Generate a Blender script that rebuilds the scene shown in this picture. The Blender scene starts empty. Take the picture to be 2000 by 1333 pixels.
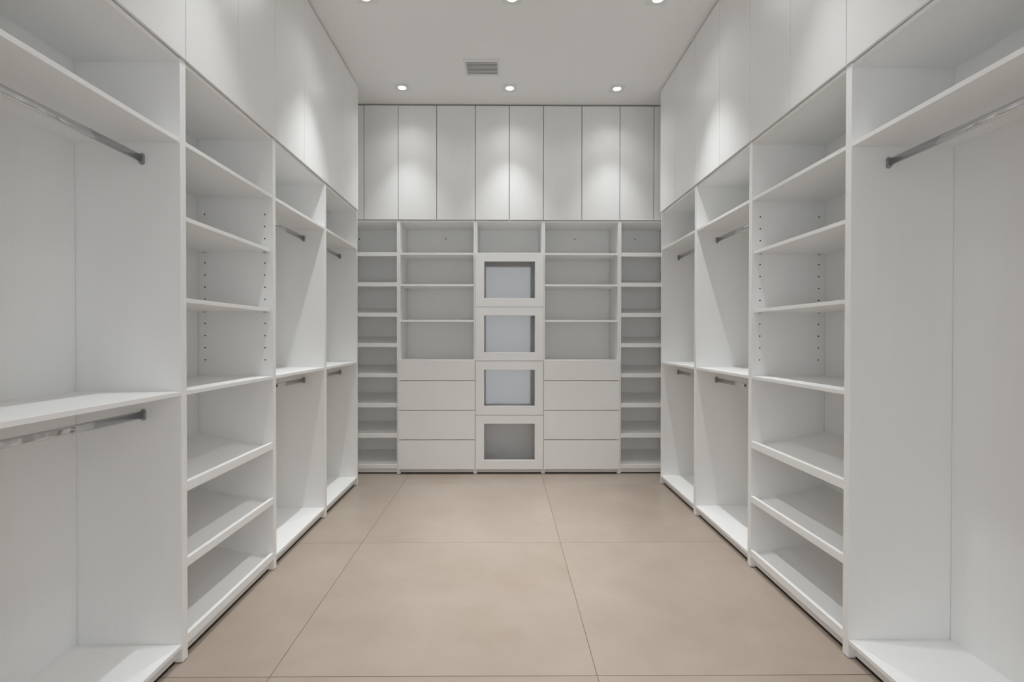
import bpy, bmesh, math, random
from mathutils import Matrix, Vector

random.seed(4)
scene = bpy.context.scene
COL = scene.collection

# ------------------------------------------------------------------ camera
CAM_H = 1.24
cam_data = bpy.data.cameras.new('camera')
cam_data.sensor_width = 36.0
cam_data.sensor_fit = 'HORIZONTAL'
cam_data.lens = 36.0 * 983.4 / 2000.0
cam_data.shift_x = 0.004724
cam_data.clip_start = 0.02
cam = bpy.data.objects.new('camera', cam_data)
COL.objects.link(cam)
cam.matrix_world = (Matrix.Translation((0, 0, CAM_H))
                    @ Matrix.Rotation(-0.0074, 4, 'Z')
                    @ Matrix.Rotation(math.pi / 2 - 0.0081, 4, 'X')
                    @ Matrix.Rotation(0.001, 4, 'Z'))
scene.camera = cam

# ------------------------------------------------------------------ world: daylight that enters by the doorway behind the camera
world = bpy.data.worlds.new('daylight')
scene.world = world
world.use_nodes = True
bg = world.node_tree.nodes['Background']
bg.inputs['Color'].default_value = (0.92, 0.95, 1.0, 1)
bg.inputs['Strength'].default_value = 1.90

SPOT_W = 75.0
SPOT_COLOR = (0.95, 0.98, 1.0)
SPILL_W = 5.0           # weak wide spill of each lamp, besides its beam

scene.view_settings.view_transform = 'Standard'
scene.view_settings.look = 'None'
scene.view_settings.gamma = 1.0
scene.view_settings.use_curve_mapping = False
scene.view_settings.exposure = 0.39
scene.cycles.max_bounces = 14
scene.cycles.diffuse_bounces = 8
scene.cycles.glossy_bounces = 4
scene.cycles.transparent_max_bounces = 12
scene.cycles.caustics_reflective = False
scene.cycles.caustics_refractive = False


# ------------------------------------------------------------------ materials
def new_mat(name):
    m = bpy.data.materials.new(name)
    m.use_nodes = True
    return m, m.node_tree.nodes, m.node_tree.links, m.node_tree.nodes['Principled BSDF']


def lacquer(name, col, rough, grain=0.006, coat=0.0):
    m, N, L, b = new_mat(name)
    tc = N.new('ShaderNodeTexCoord')
    mp = N.new('ShaderNodeMapping')
    mp.inputs['Scale'].default_value = (9, 9, 0.6)
    no = N.new('ShaderNodeTexNoise')
    no.inputs['Scale'].default_value = 5.0
    no.inputs['Detail'].default_value = 4.0
    rp = N.new('ShaderNodeValToRGB')
    lo = tuple(c * (1 - grain) for c in col)
    hi = tuple(min(1, c * (1 + grain)) for c in col)
    rp.color_ramp.elements[0].position = 0.3
    rp.color_ramp.elements[0].color = (*lo, 1)
    rp.color_ramp.elements[1].position = 0.7
    rp.color_ramp.elements[1].color = (*hi, 1)
    L.new(tc.outputs['Object'], mp.inputs['Vector'])
    L.new(mp.outputs['Vector'], no.inputs['Vector'])
    L.new(no.outputs['Fac'], rp.inputs['Fac'])
    L.new(rp.outputs['Color'], b.inputs['Base Color'])
    b.inputs['Roughness'].default_value = rough
    b.inputs['IOR'].default_value = 1.45
    return m


M = {}
M['melamine'] = lacquer('white_melamine', (0.87, 0.87, 0.86), 0.50)
M['door'] = lacquer('satin_white_door', (0.87, 0.87, 0.86), 0.30, 0.006)
M['paint'] = lacquer('matt_white_paint', (0.87, 0.87, 0.86), 0.8, 0.006)
M['trim'] = lacquer('white_metal_trim', (0.80, 0.80, 0.79), 0.45, 0.004)
M['grille'] = lacquer('grey_white_grille', (0.8, 0.8, 0.8), 0.5, 0.01)


def plain(name, col, rough, metal=0.0):
    m, N, L, b = new_mat(name)
    no = N.new('ShaderNodeTexNoise')
    no.inputs['Scale'].default_value = 60.0
    mr = N.new('ShaderNodeMapRange')
    mr.inputs['To Min'].default_value = rough * 0.85
    mr.inputs['To Max'].default_value = min(1, rough * 1.15)
    L.new(no.outputs['Fac'], mr.inputs['Value'])
    L.new(mr.outputs['Result'], b.inputs['Roughness'])
    b.inputs['Base Color'].default_value = (*col, 1)
    b.inputs['Metallic'].default_value = metal
    return m


M['chrome'] = plain('polished_chrome', (0.66, 0.66, 0.675), 0.10, 1.0)
M['socket'] = plain('grey_cast_socket', (0.42, 0.42, 0.43), 0.35, 0.7)
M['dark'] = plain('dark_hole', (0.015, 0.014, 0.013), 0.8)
M['duct'] = plain('dark_duct', (0.06, 0.06, 0.06), 0.8)
M['grout'] = plain('warm_grout', (0.19, 0.16, 0.135), 0.9)

# lamp lens
m, N, L, b = new_mat('lit_lens')
b.inputs['Base Color'].default_value = (0.9, 0.9, 0.9, 1)
b.inputs['Emission Color'].default_value = (1.0, 0.975, 0.94, 1)
b.inputs['Emission Strength'].default_value = 6.0
M['lens'] = m

# thin clear pane: part of the light passes, part mirrors
m, N, L, b = new_mat('clear_pane')
N.remove(b)
out = N['Material Output']
tr = N.new('ShaderNodeBsdfTransparent')
tr.inputs['Color'].default_value = (0.985, 0.985, 0.98, 1)
gl = N.new('ShaderNodeBsdfGlossy')
gl.inputs['Roughness'].default_value = 0.03
gl.inputs['Color'].default_value = (0.97, 0.98, 1.0, 1)
fr = N.new('ShaderNodeFresnel')
fr.inputs['IOR'].default_value = 1.64
mx = N.new('ShaderNodeMixShader')
L.new(fr.outputs['Fac'], mx.inputs['Fac'])
L.new(tr.outputs['BSDF'], mx.inputs[1])
L.new(gl.outputs['BSDF'], mx.inputs[2])
L.new(mx.outputs['Shader'], out.inputs['Surface'])
M['pane'] = m

# large-format porcelain tile: cloudy beige
m, N, L, b = new_mat('beige_porcelain')
tc = N.new('ShaderNodeTexCoord')
oi = N.new('ShaderNodeObjectInfo')
mul = N.new('ShaderNodeMath'); mul.operation = 'MULTIPLY'; mul.inputs[1].default_value = 37.0
add = N.new('ShaderNodeVectorMath'); add.operation = 'ADD'
L.new(oi.outputs['Random'], mul.inputs[0])
L.new(tc.outputs['Object'], add.inputs[0])
L.new(mul.outputs['Value'], add.inputs[1])
n1 = N.new('ShaderNodeTexNoise'); n1.inputs['Scale'].default_value = 2.3; n1.inputs['Detail'].default_value = 5.0
n1.inputs['Roughness'].default_value = 0.6
n2 = N.new('ShaderNodeTexNoise'); n2.inputs['Scale'].default_value = 6.0; n2.inputs['Detail'].default_value = 6.0
L.new(add.outputs['Vector'], n1.inputs['Vector'])
L.new(add.outputs['Vector'], n2.inputs['Vector'])
r1 = N.new('ShaderNodeValToRGB')
r1.color_ramp.elements[0].position = 0.30
r1.color_ramp.elements[0].color = (0.375, 0.303, 0.243, 1)
r1.color_ramp.elements[1].position = 0.72
r1.color_ramp.elements[1].color = (0.440, 0.368, 0.310, 1)
L.new(n1.outputs['Fac'], r1.inputs['Fac'])
r2 = N.new('ShaderNodeValToRGB')
r2.color_ramp.elements[0].position = 0.25
r2.color_ramp.elements[0].color = (0.95, 0.95, 0.95, 1)
r2.color_ramp.elements[1].position = 0.75
r2.color_ramp.elements[1].color = (1.0, 1.0, 1.0, 1)
L.new(n2.outputs['Fac'], r2.inputs['Fac'])
mm = N.new('ShaderNodeMix'); mm.data_type = 'RGBA'; mm.blend_type = 'MULTIPLY'
mm.inputs['Factor'].default_value = 1.0
L.new(r1.outputs['Color'], mm.inputs['A'])
L.new(r2.outputs['Color'], mm.inputs['B'])
L.new(mm.outputs['Result'], b.inputs['Base Color'])
b.inputs['Roughness'].default_value = 0.34
b.inputs['IOR'].default_value = 1.58
M['tile'] = m


# ------------------------------------------------------------------ helpers
def link_mesh(name, bm, mat, parent=None, origin=(0, 0, 0)):
    """bm in world coordinates; the object gets its own origin."""
    o = Vector(origin)
    bmesh.ops.translate(bm, verts=bm.verts, vec=-o)
    bmesh.ops.recalc_face_normals(bm, faces=bm.faces)
    me = bpy.data.meshes.new(name)
    bm.to_mesh(me)
    bm.free()
    me.materials.append(mat)
    ob = bpy.data.objects.new(name, me)
    COL.objects.link(ob)
    put(ob, o, parent)
    return ob


def world_loc(o):
    v = Vector(o.location)
    while o.parent:
        o = o.parent
        v += Vector(o.location)
    return v


def put(ob, wloc, parent):
    if parent:
        ob.parent = parent
        ob.location = Vector(wloc) - world_loc(parent)
    else:
        ob.location = wloc


def add_box(bm, x0, x1, y0, y1, z0, z1, bev=0.0):
    x0, x1 = sorted((x0, x1)); y0, y1 = sorted((y0, y1)); z0, z1 = sorted((z0, z1))
    vs = [bm.verts.new(p) for p in ((x0, y0, z0), (x1, y0, z0), (x1, y1, z0), (x0, y1, z0),
                                    (x0, y0, z1), (x1, y0, z1), (x1, y1, z1), (x0, y1, z1))]
    fs = [bm.faces.new([vs[i] for i in q]) for q in ((0, 3, 2, 1), (4, 5, 6, 7), (0, 1, 5, 4),
                                                     (1, 2, 6, 5), (2, 3, 7, 6), (3, 0, 4, 7))]
    if bev > 0:
        es = list({e for f in fs for e in f.edges})
        bmesh.ops.bevel(bm, geom=es, offset=bev, segments=1, profile=0.5, affect='EDGES')


def box(name, parent, x0, x1, y0, y1, z0, z1, mat, bev=0.0008):
    bm = bmesh.new()
    add_box(bm, x0, x1, y0, y1, z0, z1, bev)
    return link_mesh(name, bm, mat, parent, ((x0 + x1) / 2, (y0 + y1) / 2, (z0 + z1) / 2))


def empty(name, loc, label, cat, group=None):
    o = bpy.data.objects.new(name, None)
    o.empty_display_size = 0.1
    COL.objects.link(o)
    o.location = loc
    o['label'] = label
    o['category'] = cat
    if group:
        o['group'] = group
    return o


def structure(o, label=None):
    o['kind'] = 'structure'
    if label:
        o['label'] = label
    return o


# ------------------------------------------------------------------ main dimensions (metres)
A = -1.2164          # front plane of the left run
B = 1.3305           # front plane of the right run
D = 4.5416           # front plane of the back run
CEIL = 3.3290
DEP = 0.395          # inner depth of the side runs
BDEP = 0.350         # inner depth of the back run
T = 0.0168           # board thickness
ZTOP = 2.2885        # top of the lower units
ZD0, ZD1 = 2.2930, 3.3145     # overhead doors
WL, WR, WB, WF = A - 0.415, B + 0.415, D + 0.370, -0.15

# ------------------------------------------------------------------ room shell
floor = box('floor', None, WL - 0.1, WR + 0.1, WF - 0.12, WB + 0.1, -0.10, -0.002, M['grout'], 0)
structure(floor, 'beige large format tiled floor')
TX0, TY0, TS, GR = -0.8497, 1.8304, 1.194, 0.0013
xs = [WL] + [TX0 + TS * k for k in (0, 1, 2)] + [WR]
ys = [WF] + [TY0 + TS * k for k in (-1, 0, 1, 2)] + [WB]
for i in range(len(xs) - 1):
    for j in range(len(ys) - 1):
        box('tile', floor, xs[i] + GR, xs[i + 1] - GR, ys[j] + GR, ys[j + 1] - GR, -0.0019, 0.0, M['tile'], 0.0006)

structure(box('wall_left', None, WL - 0.1, WL, WF, WB, 0.0, CEIL, M['paint'], 0))
structure(box('wall_right', None, WR, WR + 0.1, WF, WB, 0.0, CEIL, M['paint'], 0))
structure(box('wall_back', None, WL - 0.1, WR + 0.1, WB, WB + 0.1, 0.0, CEIL, M['paint'], 0))
bm = bmesh.new()                                     # wall behind the camera with the doorway the photograph was taken from
DX0, DX1, DZ = -0.325, 0.495, 2.53
add_box(bm, WL - 0.1, DX0, WF - 0.12, WF, 0, CEIL)
add_box(bm, DX1, WR + 0.1, WF - 0.12, WF, 0, CEIL)
add_box(bm, DX0, DX1, WF - 0.12, WF, DZ, CEIL)
structure(link_mesh('wall_front', bm, M['paint']))
structure(box('ceiling', None, WL - 0.1, WR + 0.1, WF - 0.12, WB + 0.1, CEIL, CEIL + 0.12, M['paint'], 0))


# ------------------------------------------------------------------ side-run builder: d = depth behind the front plane
class Side:
    def __init__(self, x_front, sign):
        self.x, self.s = x_front, sign

    def X(self, d):
        return self.x + self.s * d

    def box(self, name, parent, d0, d1, y0, y1, z0, z1, mat, bev=0.0008):
        return box(name, parent, self.X(d0), self.X(d1), y0, y1, z0, z1, mat, bev)

    def prism(self, name, parent, prof, y0, y1, mat):
        bm = bmesh.new()
        p0 = [bm.verts.new((self.X(d), y0, z)) for d, z in prof]
        p1 = [bm.verts.new((self.X(d), y1, z)) for d, z in prof]
        n = len(prof)
        bm.faces.new(p0); bm.faces.new(list(reversed(p1)))
        for i in range(n):
            bm.faces.new([p0[i], p0[(i + 1) % n], p1[(i + 1) % n], p1[i]])
        c = (self.X(sum(d for d, z in prof) / n), (y0 + y1) / 2, sum(z for d, z in prof) / n)
        return link_mesh(name, bm, mat, parent, c)


LEFT, RIGHT = Side(A, -1), Side(B, 1)
G = 0.0002


def side_shell(S, name, y0, y1, label, group):
    u = empty(name, (S.X(DEP / 2), (y0 + y1) / 2, 0), label, 'closet unit', group)
    for p, q in ((y0 + G, y0 + T), (y1 - T, y1 - G)):
        S.box('side_panel', u, 0, DEP + 0.008, p, q, 0.003, ZTOP, M['melamine'])
    S.box('back_panel', u, DEP, DEP + 0.008, y0 + T + 0.0014, y1 - T - 0.0014, 0.04, ZTOP, M['melamine'], 0)
    S.box('top_panel', u, 0.004, DEP, y0 + T, y1 - T, ZTOP - T, ZTOP, M['melamine'])
    S.box('toe_kick', u, 0.025, 0.041, y0 + T, y1 - T, 0.0125, 0.0555, M['melamine'])
    S.box('shadow_gap_strip', u, 0.029, 0.036, y0 + T, y1 - T, 0.0005, 0.0125, M['dark'], 0)['label'] = 'black strip painted in as the shadow gap under the toe kick'  # dark strip put in as the shade between toe kick and floor
    return u, y0 + T, y1 - T


def flat_shelf(S, u, p, q, ztop, front=0.0015):
    return S.box('shelf', u, front, DEP, p, q, ztop - T, ztop, M['melamine'], 0.001)


def capsule(bm, S, d, y0, y1, z, w, hgt, seg=10):
    """upright oval bar of width w and height hgt running along y"""
    r = w / 2
    pts = []
    for k in range(seg + 1):
        t = math.pi * k / seg
        pts.append((r * math.cos(t), (hgt / 2 - r) + r * math.sin(t)))
    for k in range(seg + 1):
        t = math.pi + math.pi * k / seg
        pts.append((r * math.cos(t), -(hgt / 2 - r) + r * math.sin(t)))
    a = [bm.verts.new((S.X(d + px), y0, z + pz)) for px, pz in pts]
    b_ = [bm.verts.new((S.X(d + px), y1, z + pz)) for px, pz in pts]
    n = len(pts)
    bm.faces.new(a); bm.faces.new(list(reversed(b_)))
    for i in range(n):
        f = bm.faces.new([a[i], a[(i + 1) % n], b_[(i + 1) % n], b_[i]])
        f.smooth = True


def rail(S, u, p, q, z, d=0.142):
    bm = bmesh.new()
    capsule(bm, S, d, p + 0.004, q - 0.004, z + 0.0005, 0.0145, 0.029)
    r = link_mesh('hanging_rail', bm, M['chrome'], u, (S.X(d), (p + q) / 2, z))
    r['label'] = 'oval chrome hanging rail'
    for y, s in ((p, 1), (q, -1)):
        bm = bmesh.new()
        capsule(bm, S, d, y + s * 0.0002, y + s * 0.004, z, 0.019, 0.044)
        # open cup that carries the rail: lower half collar
        capsule(bm, S, d, y + s * 0.004, y + s * 0.010, z - 0.0035, 0.0185, 0.032)
        link_mesh('rail_socket', bm, M['socket'], r, (S.X(d), y, z))
    return r


def double_hang(S, y0, y1, label, group):
    u, p, q = side_shell(S, 'hanging_unit', y0, y1, label, group)
    flat_shelf(S, u, p, q, 1.986)
    flat_shelf(S, u, p, q, 1.0325)
    flat_shelf(S, u, p, q, 0.0728)
    rail(S, u, p, q, 1.908)
    rail(S, u, p, q, 0.9455)
    return u


def long_hang(S, y0, y1, label, group):
    u, p, q = side_shell(S, 'hanging_unit', y0, y1, label, group)
    flat_shelf(S, u, p, q, 1.986)
    flat_shelf(S, u, p, q, 0.0728)
    rail(S, u, p, q, 1.908)
    return u


def shoe_board(S, u, p, q, lip0, lip1, drop, rise, dep):
    """slanted shoe shelf: board plus front lip"""
    zf, zb = lip1 - drop, lip1 + rise
    sh = S.prism('shoe_shelf', u, [(T, zf), (dep, zb), (dep, zb - T), (T, zf - T)], p, q, M['melamine'])
    S.box('shelf_lip', sh, 0.0, T, p, q, lip0, lip1, M['melamine'], 0.0014)
    return sh


def holes(name, u, S, y, spots, r=0.0036, depth=0.0012, s=-1):
    bm = bmesh.new()
    for d, z in spots:
        ring0, ring1 = [], []
        for k in range(12):
            t = 2 * math.pi * k / 12
            ring0.append(bm.verts.new((S.X(d + r * math.cos(t)), y, z + r * math.sin(t))))
            ring1.append(bm.verts.new((S.X(d + r * math.cos(t)), y + s * depth, z + r * math.sin(t))))
        bm.faces.new(ring1); bm.faces.new(list(reversed(ring0)))
        for k in range(12):
            bm.faces.new([ring0[k], ring0[(k + 1) % 12], ring1[(k + 1) % 12], ring1[k]])
    o = link_mesh(name, bm, M['dark'], u, (S.X(0.2), y, 1.5))
    o['kind'] = 'stuff'
    o['label'] = 'rows of small dark shelf pin holes'
    return o


def shelving(S, y0, y1, label, group, dh):
    u, p, q = side_shell(S, 'shelving_unit', y0, y1, label, group)
    flat_shelf(S, u, p, q, 1.986)
    flat_shelf(S, u, p, q, 1.7025, 0.0105)
    flat_shelf(S, u, p, q, 1.3885, 0.0105)
    flat_shelf(S, u, p, q, 1.0325)
    for lip0, lip1 in ((0.6445, 0.682), (0.3525, 0.387), (0.057, 0.0945)):
        shoe_board(S, u, p, q, lip0, lip1, 0.026, 0.054, DEP)
    rows = [1.1176 + 0.0639 * k for k in range(13)]
    spots = [(d, z) for d in dh for k, z in enumerate(rows) if k not in (4, 9)]
    holes('shelf_pin_hole', u, S, q, spots, s=-1)
    holes('shelf_pin_hole', u, S, p, spots, s=1)
    for zs in (1.3885 - T, 1.7025 - T):
        for d in dh:
            for y, s in ((p, 1), (q, -1)):
                S.box('shelf_pin', u, d - 0.005, d + 0.005, y, y + s * 0.009, zs - 0.004, zs - 0.0004, M['socket'], 0.0005)
    return u


LY = [1.158, 1.9255, 2.6847, 3.4538, 4.2125]
RY = [1.170, 1.9385, 2.7076, 3.4848, 4.2453]

double_hang(LEFT, LY[0], LY[1], 'white double hanging unit with two chrome rails, nearest on the left wall', 'hanging units along the side walls')
shelving(LEFT, LY[1], LY[2], 'white shelving unit on the left wall with three slanted shoe shelves at the bottom', 'shelving units along the side walls', (0.042, 0.357))
double_hang(LEFT, LY[2], LY[3], 'white double hanging unit on the left wall, just beyond the slanted shoe shelves', 'hanging units along the side walls')
double_hang(LEFT, LY[3], LY[4], 'white double hanging unit at the far end of the left wall', 'hanging units along the side walls')
long_hang(RIGHT, RY[0], RY[1], 'tall white long hanging unit with a single chrome rail, nearest on the right wall', 'hanging units along the side walls')
shelving(RIGHT, RY[1], RY[2], 'white shelving unit on the right wall with three slanted shoe shelves at the bottom', 'shelving units along the side walls', (0.044, 0.360))
double_hang(RIGHT, RY[2], RY[3], 'white double hanging unit on the right wall, just beyond the slanted shoe shelves', 'hanging units along the side walls')
double_hang(RIGHT, RY[3], RY[4], 'white double hanging unit at the far end of the right wall', 'hanging units along the side walls')


# ------------------------------------------------------------------ overhead cabinets
def open_body(name, u, x0, x1, y0, y1, z0, z1, face, mat):
    """box of five boards, open towards `face` ('+x', '-x' or '-y')"""
    t = 0.016
    bm = bmesh.new()
    add_box(bm, x0, x1, y0, y1, z0, z0 + t)
    add_box(bm, x0, x1, y0, y1, z1 - t, z1)
    if face == '-y':
        add_box(bm, x0, x0 + t, y0, y1, z0 + t, z1 - t)
        add_box(bm, x1 - t, x1, y0, y1, z0 + t, z1 - t)
        add_box(bm, x0 + t, x1 - t, y1 - t, y1, z0 + t, z1 - t)
    else:
        add_box(bm, x0, x1, y0, y0 + t, z0 + t, z1 - t)
        add_box(bm, x0, x1, y1 - t, y1, z0 + t, z1 - t)
        xb = (x0, x0 + t) if face == '+x' else (x1 - t, x1)
        add_box(bm, xb[0], xb[1], y0 + t, y1 - t, z0 + t, z1 - t)
    return link_mesh(name, bm, mat, u, ((x0 + x1) / 2, (y0 + y1) / 2, (z0 + z1) / 2))


def overhead_side(S, y0, ym, y1, label, group):
    u = empty('overhead_cabinet', (S.X(DEP / 2), (y0 + y1) / 2, ZTOP), label, 'cabinet', group)
    xa, xb = sorted((S.X(0.024), S.X(DEP + 0.008)))
    open_body('body', u, xa, xb, y0 + G, y1 - G, ZTOP + 0.0015, CEIL - 0.026, '+x' if S.s < 0 else '-x', M['melamine'])
    g = 0.0017
    for p, q in ((y0, ym), (ym, y1)):
        S.box('door', u, -0.007, 0.012, p + g, q - g, ZD0, ZD1, M['door'], 0.0012)
    return u


GL, GR_ = 'overhead cabinets along the left wall', 'overhead cabinets along the right wall'
for S, Y, seams, side, grp in ((LEFT, LY, (1.158, 1.545, 1.9345, 2.316, 2.6885, 3.075, 3.4500, 3.836, 4.208), 'left', GL),
                               (RIGHT, RY, (1.170, 1.557, 1.9460, 2.328, 2.7075, 3.092, 3.4800, 3.876, 4.254), 'right', GR_)):
    words = ['above the nearest hanging unit', 'above the shelving with shoe shelves',
             'above the hanging unit beyond the shoe shelves', 'above the farthest hanging unit']
    for k in range(4):
        overhead_side(S, seams[2 * k], seams[2 * k + 1], seams[2 * k + 2],
                      'white two-door overhead cabinet on the %s wall, %s' % (side, words[k]), grp)


# ------------------------------------------------------------------ back run
def bbox(name, parent, x0, x1, d0, d1, z0, z1, mat, bev=0.0008):
    return box(name, parent, x0, x1, D + d0, D + d1, z0, z1, mat, bev)


def back_shell(name, x0, x1, label, group=None):
    u = empty(name, ((x0 + x1) / 2, D + BDEP / 2, 0), label, 'closet unit', group)
    for p, q in ((x0 + G, x0 + T - 0.0003), (x1 - T + 0.0003, x1 - G)):
        bbox('side_panel', u, p, q, 0, BDEP + 0.008, 0.003, ZTOP, M['melamine'])
    bbox('back_panel', u, x0 + T + 0.0012, x1 - T - 0.0012, BDEP, BDEP + 0.008, 0.04, ZTOP, M['melamine'], 0)
    bbox('top_panel', u, x0 + T, x1 - T, 0.004, BDEP, ZTOP - T, ZTOP, M['melamine'])
    bbox('toe_kick', u, x0 + T, x1 - T, 0.022, 0.038, 0.0105, 0.0495, M['melamine'])
    bbox('shadow_gap_strip', u, x0 + T, x1 - T, 0.026, 0.033, 0.0005, 0.0105, M['dark'], 0)['label'] = 'black strip painted in as the shadow gap under the toe kick'  # shade below the back run's toe kick, put in as a black strip
    return u, x0 + T, x1 - T


def screw_hole(u, x, z):
    bm = bmesh.new()
    a, b_ = [], []
    for k in range(10):
        t = 2 * math.pi * k / 10
        a.append(bm.verts.new((x + 0.005 * math.cos(t), D + BDEP - 0.001, z + 0.007 * math.sin(t))))
        b_.append(bm.verts.new((x + 0.005 * math.cos(t), D + BDEP + 0.001, z + 0.007 * math.sin(t))))
    bm.faces.new(a); bm.faces.new(list(reversed(b_)))
    for k in range(10):
        bm.faces.new([a[k], a[(k + 1) % 10], b_[(k + 1) % 10], b_[k]])
    o = link_mesh('screw_hole', bm, M['dark'], u, (x, D + BDEP, z))
    o['label'] = 'small dark screw hole in the back panel'


BX = [-1.430, -0.9432, -0.2532, 0.3593, 1.0470, 1.535]
NARROW = [(1.9685, 2.002), (1.6945, 1.730), (1.420, 1.457), (1.147, 1.1825), (0.8745, 0.9105),
          (0.602, 0.640), (0.328, 0.366), (0.050, 0.088)]


def narrow_tower(x0, x1, corner, label, group):
    u, p, q = back_shell('shoe_tower', x0, x1, label, group)
    for lip0, lip1 in NARROW:
        zf, zb = lip1 - 0.020, lip1 + 0.060
        bm = bmesh.new()
        prof = [(T, zf), (BDEP, zb), (BDEP, zb - T), (T, zf - T)]
        a = [bm.verts.new((p, D + d, z)) for d, z in prof]
        b_ = [bm.verts.new((q, D + d, z)) for d, z in prof]
        bm.faces.new(a); bm.faces.new(list(reversed(b_)))
        for i in range(4):
            bm.faces.new([a[i], a[(i + 1) % 4], b_[(i + 1) % 4], b_[i]])
        sh = link_mesh('shoe_shelf', bm, M['melamine'], u, ((p + q) / 2, D + BDEP / 2, zf))
        bbox('shelf_lip', sh, p, q, 0, T, lip0, lip1, M['melamine'], 0.0014)
    # filler that closes the dead corner towards the side run
    if corner == 'left':
        box('filler_panel', u, x0 - 0.002, x0 + 0.014, LY[4] + 0.002, D - 0.001, 0.003, ZTOP, M['melamine'])
    else:
        box('filler_panel', u, x1 - 0.014, x1 + 0.002, RY[4] + 0.002, D - 0.001, 0.003, ZTOP, M['melamine'])
    return u


nt = narrow_tower(BX[0], BX[1], 'left', 'narrow white tower of eight slanted shoe shelves in the back left corner', 'shoe towers in the back corners')
screw_hole(nt, -1.395, 2.186)
nt = narrow_tower(BX[4], BX[5], 'right', 'narrow white tower of eight slanted shoe shelves in the back right corner', 'shoe towers in the back corners')
screw_hole(nt, 1.279, 2.190)


def front_panel(name, u, x0, x1, z0, z1):
    return bbox(name, u, x0, x1, -0.0195, -0.0010, z0, z1, M['door'], 0.0013)


DR = [(0.8478, 1.0330), (0.5818, 0.8422), (0.3153, 0.5762), (0.0480, 0.3097)]


def drawer_unit(x0, x1, fx0, fx1, hole_x, label, group):
    u, p, q = back_shell('drawer_unit', x0, x1, label, group)
    for z in (1.9965, 1.7150, 1.3935):
        bbox('shelf', u, p, q, 0.0015, BDEP, z - T - 0.001, z, M['melamine'], 0.001)
    bbox('counter_shelf', u, p, q, 0.0005, BDEP, 1.0330 - T, 1.0330, M['melamine'], 0.001)
    for zs in (1.3935 - T - 0.001, 1.7150 - T - 0.001):
        for d in (0.03, BDEP - 0.035):
            for x, s in ((p, 1), (q, -1)):
                box('shelf_pin', u, x, x + s * 0.012, D + d - 0.005, D + d + 0.005, zs - 0.004, zs - 0.0004, M['socket'], 0.0005)
    for z0, z1 in DR:
        dw = front_panel('drawer', u, fx0, fx1, z0, z1)
        bm = bmesh.new()                                  # drawer box behind the front
        a0, a1, t = p + 0.012, q - 0.012, 0.012
        zb0, zb1 = z0 + 0.02, z1 - 0.04
        add_box(bm, a0, a1, D + 0.001, D + BDEP - 0.02, zb0, zb0 + t)
        add_box(bm, a0, a0 + t, D + 0.001, D + BDEP - 0.02, zb0 + t, zb1)
        add_box(bm, a1 - t, a1, D + 0.001, D + BDEP - 0.02, zb0 + t, zb1)
        add_box(bm, a0 + t, a1 - t, D + BDEP - 0.02 - t, D + BDEP - 0.02, zb0 + t, zb1)
        link_mesh('drawer_box', bm, M['melamine'], dw, ((a0 + a1) / 2, D + 0.17, zb0))
    screw_hole(u, hole_x, 2.190)
    return u


drawer_unit(BX[1], BX[2], -0.9437, -0.2563, -0.560, 'white unit of open shelves over four drawers, left of the glass-fronted tower', 'drawer units on the back wall')
drawer_unit(BX[3], BX[4], 0.3635, 1.0460, 0.693, 'white unit of open shelves over four drawers, right of the glass-fronted tower', 'drawer units on the back wall')

# centre tower: four framed glass fronts
u, p, q = back_shell('glass_drawer_tower', BX[2], BX[3], 'white tower with four framed glass fronts below an open niche, centre of the back wall')
GD = [(1.5105, 1.9955), (1.0255, 1.5070), (0.5365, 1.0210), (0.0480, 0.5330)]
for z in (1.9955, 1.5170, 1.0315, 0.5430, 0.0660):
    bbox('shelf', u, p, q, 0.0005, BDEP, z - T, z, M['melamine'], 0.001)
fx0, fx1 = -0.2512, 0.3584
for (z0, z1), (o0, o1) in zip(GD, ((1.5883, 1.9175), (1.1024, 1.4317), (0.6180, 0.9432), (0.1313, 0.4580))):
    bm = bmesh.new()                                      # frame as four rails around the opening
    ox0, ox1 = -0.1728, 0.2817
    y0, y1 = D - 0.0195, D - 0.0010
    outer = [(fx0, z0), (fx1, z0), (fx1, z1), (fx0, z1)]
    inner = [(ox0, o0), (ox1, o0), (ox1, o1), (ox0, o1)]
    b0 = 0.0013
    of = [bm.verts.new((x + (b0 if x == fx0 else -b0), y0, z + (b0 if z == z0 else -b0))) for x, z in outer]
    om = [bm.verts.new((x, y0 + b0, z)) for x, z in outer]
    ob_ = [bm.verts.new((x, y1, z)) for x, z in outer]
    inf = [bm.verts.new((x - (b0 if x == ox0 else -b0), y0, z - (b0 if z == o0 else -b0))) for x, z in inner]
    inm = [bm.verts.new((x, y0 + b0, z)) for x, z in inner]
    inb = [bm.verts.new((x, y1, z)) for x, z in inner]
    for k in range(4):
        n = (k + 1) % 4
        for r0, r1 in ((of, om), (om, ob_), (inf, of), (inm, inf), (inb, inm), (ob_, inb)):
            bm.faces.new([r0[k], r0[n], r1[n], r1[k]])
    fr_ = link_mesh('glass_front', bm, M['door'], u, ((fx0 + fx1) / 2, D - 0.01, (z0 + z1) / 2))
    box('glass_pane', fr_, ox0 - 0.004, ox1 + 0.004, D - 0.0009, D + 0.0001, o0 - 0.006, o1 + 0.006, M['pane'], 0)['label'] = 'clear glass pane'


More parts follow.
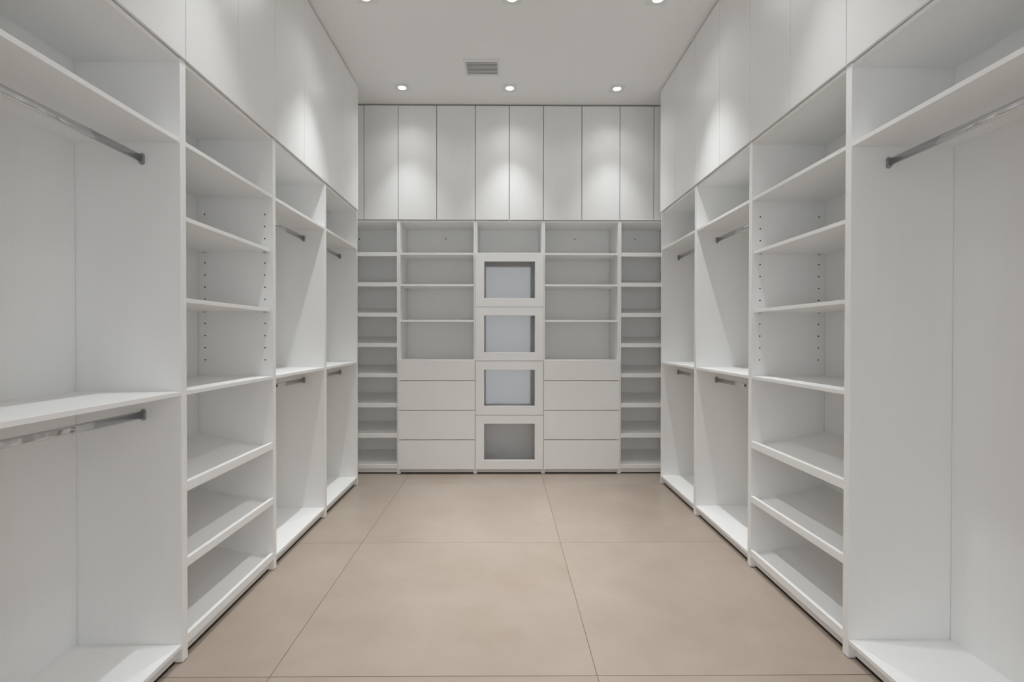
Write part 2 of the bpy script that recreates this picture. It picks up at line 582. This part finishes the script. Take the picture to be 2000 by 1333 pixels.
def overhead_back(x0, x1, doors, label, filler=None):
    u = empty('overhead_cabinet', ((x0 + x1) / 2, D + BDEP / 2, ZTOP), label, 'cabinet', 'overhead cabinets along the back wall')
    open_body('body', u, x0 + G, x1 - G, D + 0.024, D + BDEP + 0.008, ZTOP + 0.0015, CEIL - 0.026, '-y', M['melamine'])
    g = 0.0026
    for a, b_ in doors:
        bbox('door', u, a + g, b_ - g, -0.008, 0.011, ZD0, ZD1, M['door'], 0.0015)
    if filler:
        bbox('filler_panel', u, filler[0] + g, filler[1] - g, -0.008, 0.011, ZD0, ZD1, M['door'], 0.0015)
    return u


s = [-1.2523, -0.9456, -0.6006, -0.2542, 0.0512, 0.3578, 0.7034, 1.0471, 1.3533]
overhead_back(-1.56, s[1], [(s[0], s[1])], 'white one-door overhead cabinet in the back left corner', (-1.56, s[0]))
overhead_back(s[1], s[3], [(s[1], s[2]), (s[2], s[3])], 'white two-door overhead cabinet above the left drawer unit of the back wall')
overhead_back(s[3], s[5], [(s[3], s[4]), (s[4], s[5])], 'white two-door overhead cabinet above the glass-fronted tower')
overhead_back(s[5], s[7], [(s[5], s[6]), (s[6], s[7])], 'white two-door overhead cabinet above the right drawer unit of the back wall')
overhead_back(s[7], 1.67, [(s[7], s[8])], 'white one-door overhead cabinet in the back right corner', (s[8], 1.67))


# ------------------------------------------------------------------ downlights
def trim_mesh(x, y):
    bm = bmesh.new()
    hw, r, n, zt, zb = 0.061, 0.033, 24, CEIL - 0.0003, CEIL - 0.0050
    sq, ci, ct, st = [], [], [], []
    for k in range(n):
        t = 2 * math.pi * k / n + math.pi / n * 0
        c, s_ = math.cos(t), math.sin(t)
        f = hw / max(abs(c), abs(s_))
        sq.append(bm.verts.new((x + c * f, y + s_ * f, zb)))
        st.append(bm.verts.new((x + c * f, y + s_ * f, zt)))
        ci.append(bm.verts.new((x + c * r, y + s_ * r, zb)))
        ct.append(bm.verts.new((x + c * r * 0.95, y + s_ * r * 0.95, zt)))
    for k in range(n):
        m_ = (k + 1) % n
        bm.faces.new([sq[k], sq[m_], ci[m_], ci[k]])
        bm.faces.new([st[k], st[m_], sq[m_], sq[k]])
        bm.faces.new([ci[k], ci[m_], ct[m_], ct[k]])
    return bm


def downlight(x, y, label, group, dim=1.0):
    u = empty('recessed_downlight', (x, y, CEIL), label, 'ceiling light', group)
    link_mesh('trim_plate', trim_mesh(x, y), M['trim'], u, (x, y, CEIL))
    bm = bmesh.new()
    n, r = 24, 0.030
    a = [bm.verts.new((x + r * math.cos(2 * math.pi * k / n), y + r * math.sin(2 * math.pi * k / n), CEIL - 0.0026)) for k in range(n)]
    b_ = [bm.verts.new((v.co.x, v.co.y, CEIL - 0.0004)) for v in a]
    bm.faces.new(a); bm.faces.new(list(reversed(b_)))
    for k in range(n):
        bm.faces.new([a[k], a[(k + 1) % n], b_[(k + 1) % n], b_[k]])
    link_mesh('lens', bm, M['lens'], u, (x, y, CEIL))['label'] = 'round glowing lens'
    ld = bpy.data.lights.new('downlight_lamp', 'SPOT')
    ld.energy = SPOT_W * dim
    ld.color = SPOT_COLOR
    ld.shadow_soft_size = 0.02
    ld.spot_size = math.radians(65)
    ld.spot_blend = 1.0
    lo = bpy.data.objects.new('downlight_lamp', ld)
    COL.objects.link(lo)
    put(lo, (x, y, CEIL - 0.014), u)
    sd = bpy.data.lights.new('downlight_spill', 'SPOT')
    sd.energy = SPILL_W
    sd.color = SPOT_COLOR
    sd.shadow_soft_size = 0.03
    sd.spot_size = math.radians(130)
    sd.spot_blend = 1.0
    so = bpy.data.objects.new('downlight_spill', sd)
    COL.objects.link(so)
    put(so, (x, y, CEIL - 0.013), u)
    return u


LX = (-0.850, 0.051, 0.952)
where = ('left', 'middle', 'right')
DIMS = ((0.44, 0.56, 0.44), (1.00, 1.30, 1.00), (0.50, 0.95, 0.50), (0.16, 0.30, 0.16))   # dimmer settings, row by row
for row, y in enumerate((4.238, 3.115, 1.995, 0.875)):
    for x, w in zip(LX, where):
        rowname = ('in front of the back wall cabinets', 'at the top edge of the picture',
                   'over the shoe shelves, out of the picture',
                   'near the doorway, out of the picture')[row]
        downlight(x, y, 'square recessed light, %s of three %s' % (w, rowname), 'recessed ceiling lights', DIMS[row][where.index(w)])

# ------------------------------------------------------------------ ceiling vent
vx0, vx1, vy0, vy1 = -0.306, -0.0262, 3.798, 4.037
ix0, ix1, iy0, iy1 = -0.2865, -0.0480, 3.826, 4.0155
u = empty('ceiling_vent', ((vx0 + vx1) / 2, (vy0 + vy1) / 2, CEIL), 'white rectangular air vent with grey slats in the ceiling', 'vent')
bm = bmesh.new()
z0, z1 = CEIL - 0.0075, CEIL - 0.0003
add_box(bm, vx0, vx1, vy0, iy0, z0, z1)
add_box(bm, vx0, vx1, iy1, vy1, z0, z1)
add_box(bm, vx0, ix0, iy0, iy1, z0, z1)
add_box(bm, ix1, vx1, iy0, iy1, z0, z1)
link_mesh('vent_frame', bm, M['trim'], u, ((vx0 + vx1) / 2, (vy0 + vy1) / 2, CEIL))
box('duct_back', u, ix0, ix1, iy0, iy1, CEIL - 0.0010, CEIL - 0.0004, M['duct'], 0)
ns = 10
for k in range(ns):
    yc = iy0 + (iy1 - iy0) * (k + 0.5) / ns
    bm = bmesh.new()
    w = 0.0082
    prof = [(yc - w, CEIL - 0.0066), (yc + w, CEIL - 0.0030), (yc + w, CEIL - 0.0018), (yc - w, CEIL - 0.0054)]
    a = [bm.verts.new((ix0, y, z)) for y, z in prof]
    b_ = [bm.verts.new((ix1, y, z)) for y, z in prof]
    bm.faces.new(a); bm.faces.new(list(reversed(b_)))
    for i in range(4):
        bm.faces.new([a[i], a[(i + 1) % 4], b_[(i + 1) % 4], b_[i]])
    link_mesh('slat', bm, M['grille'], u, ((ix0 + ix1) / 2, yc, CEIL - 0.004))
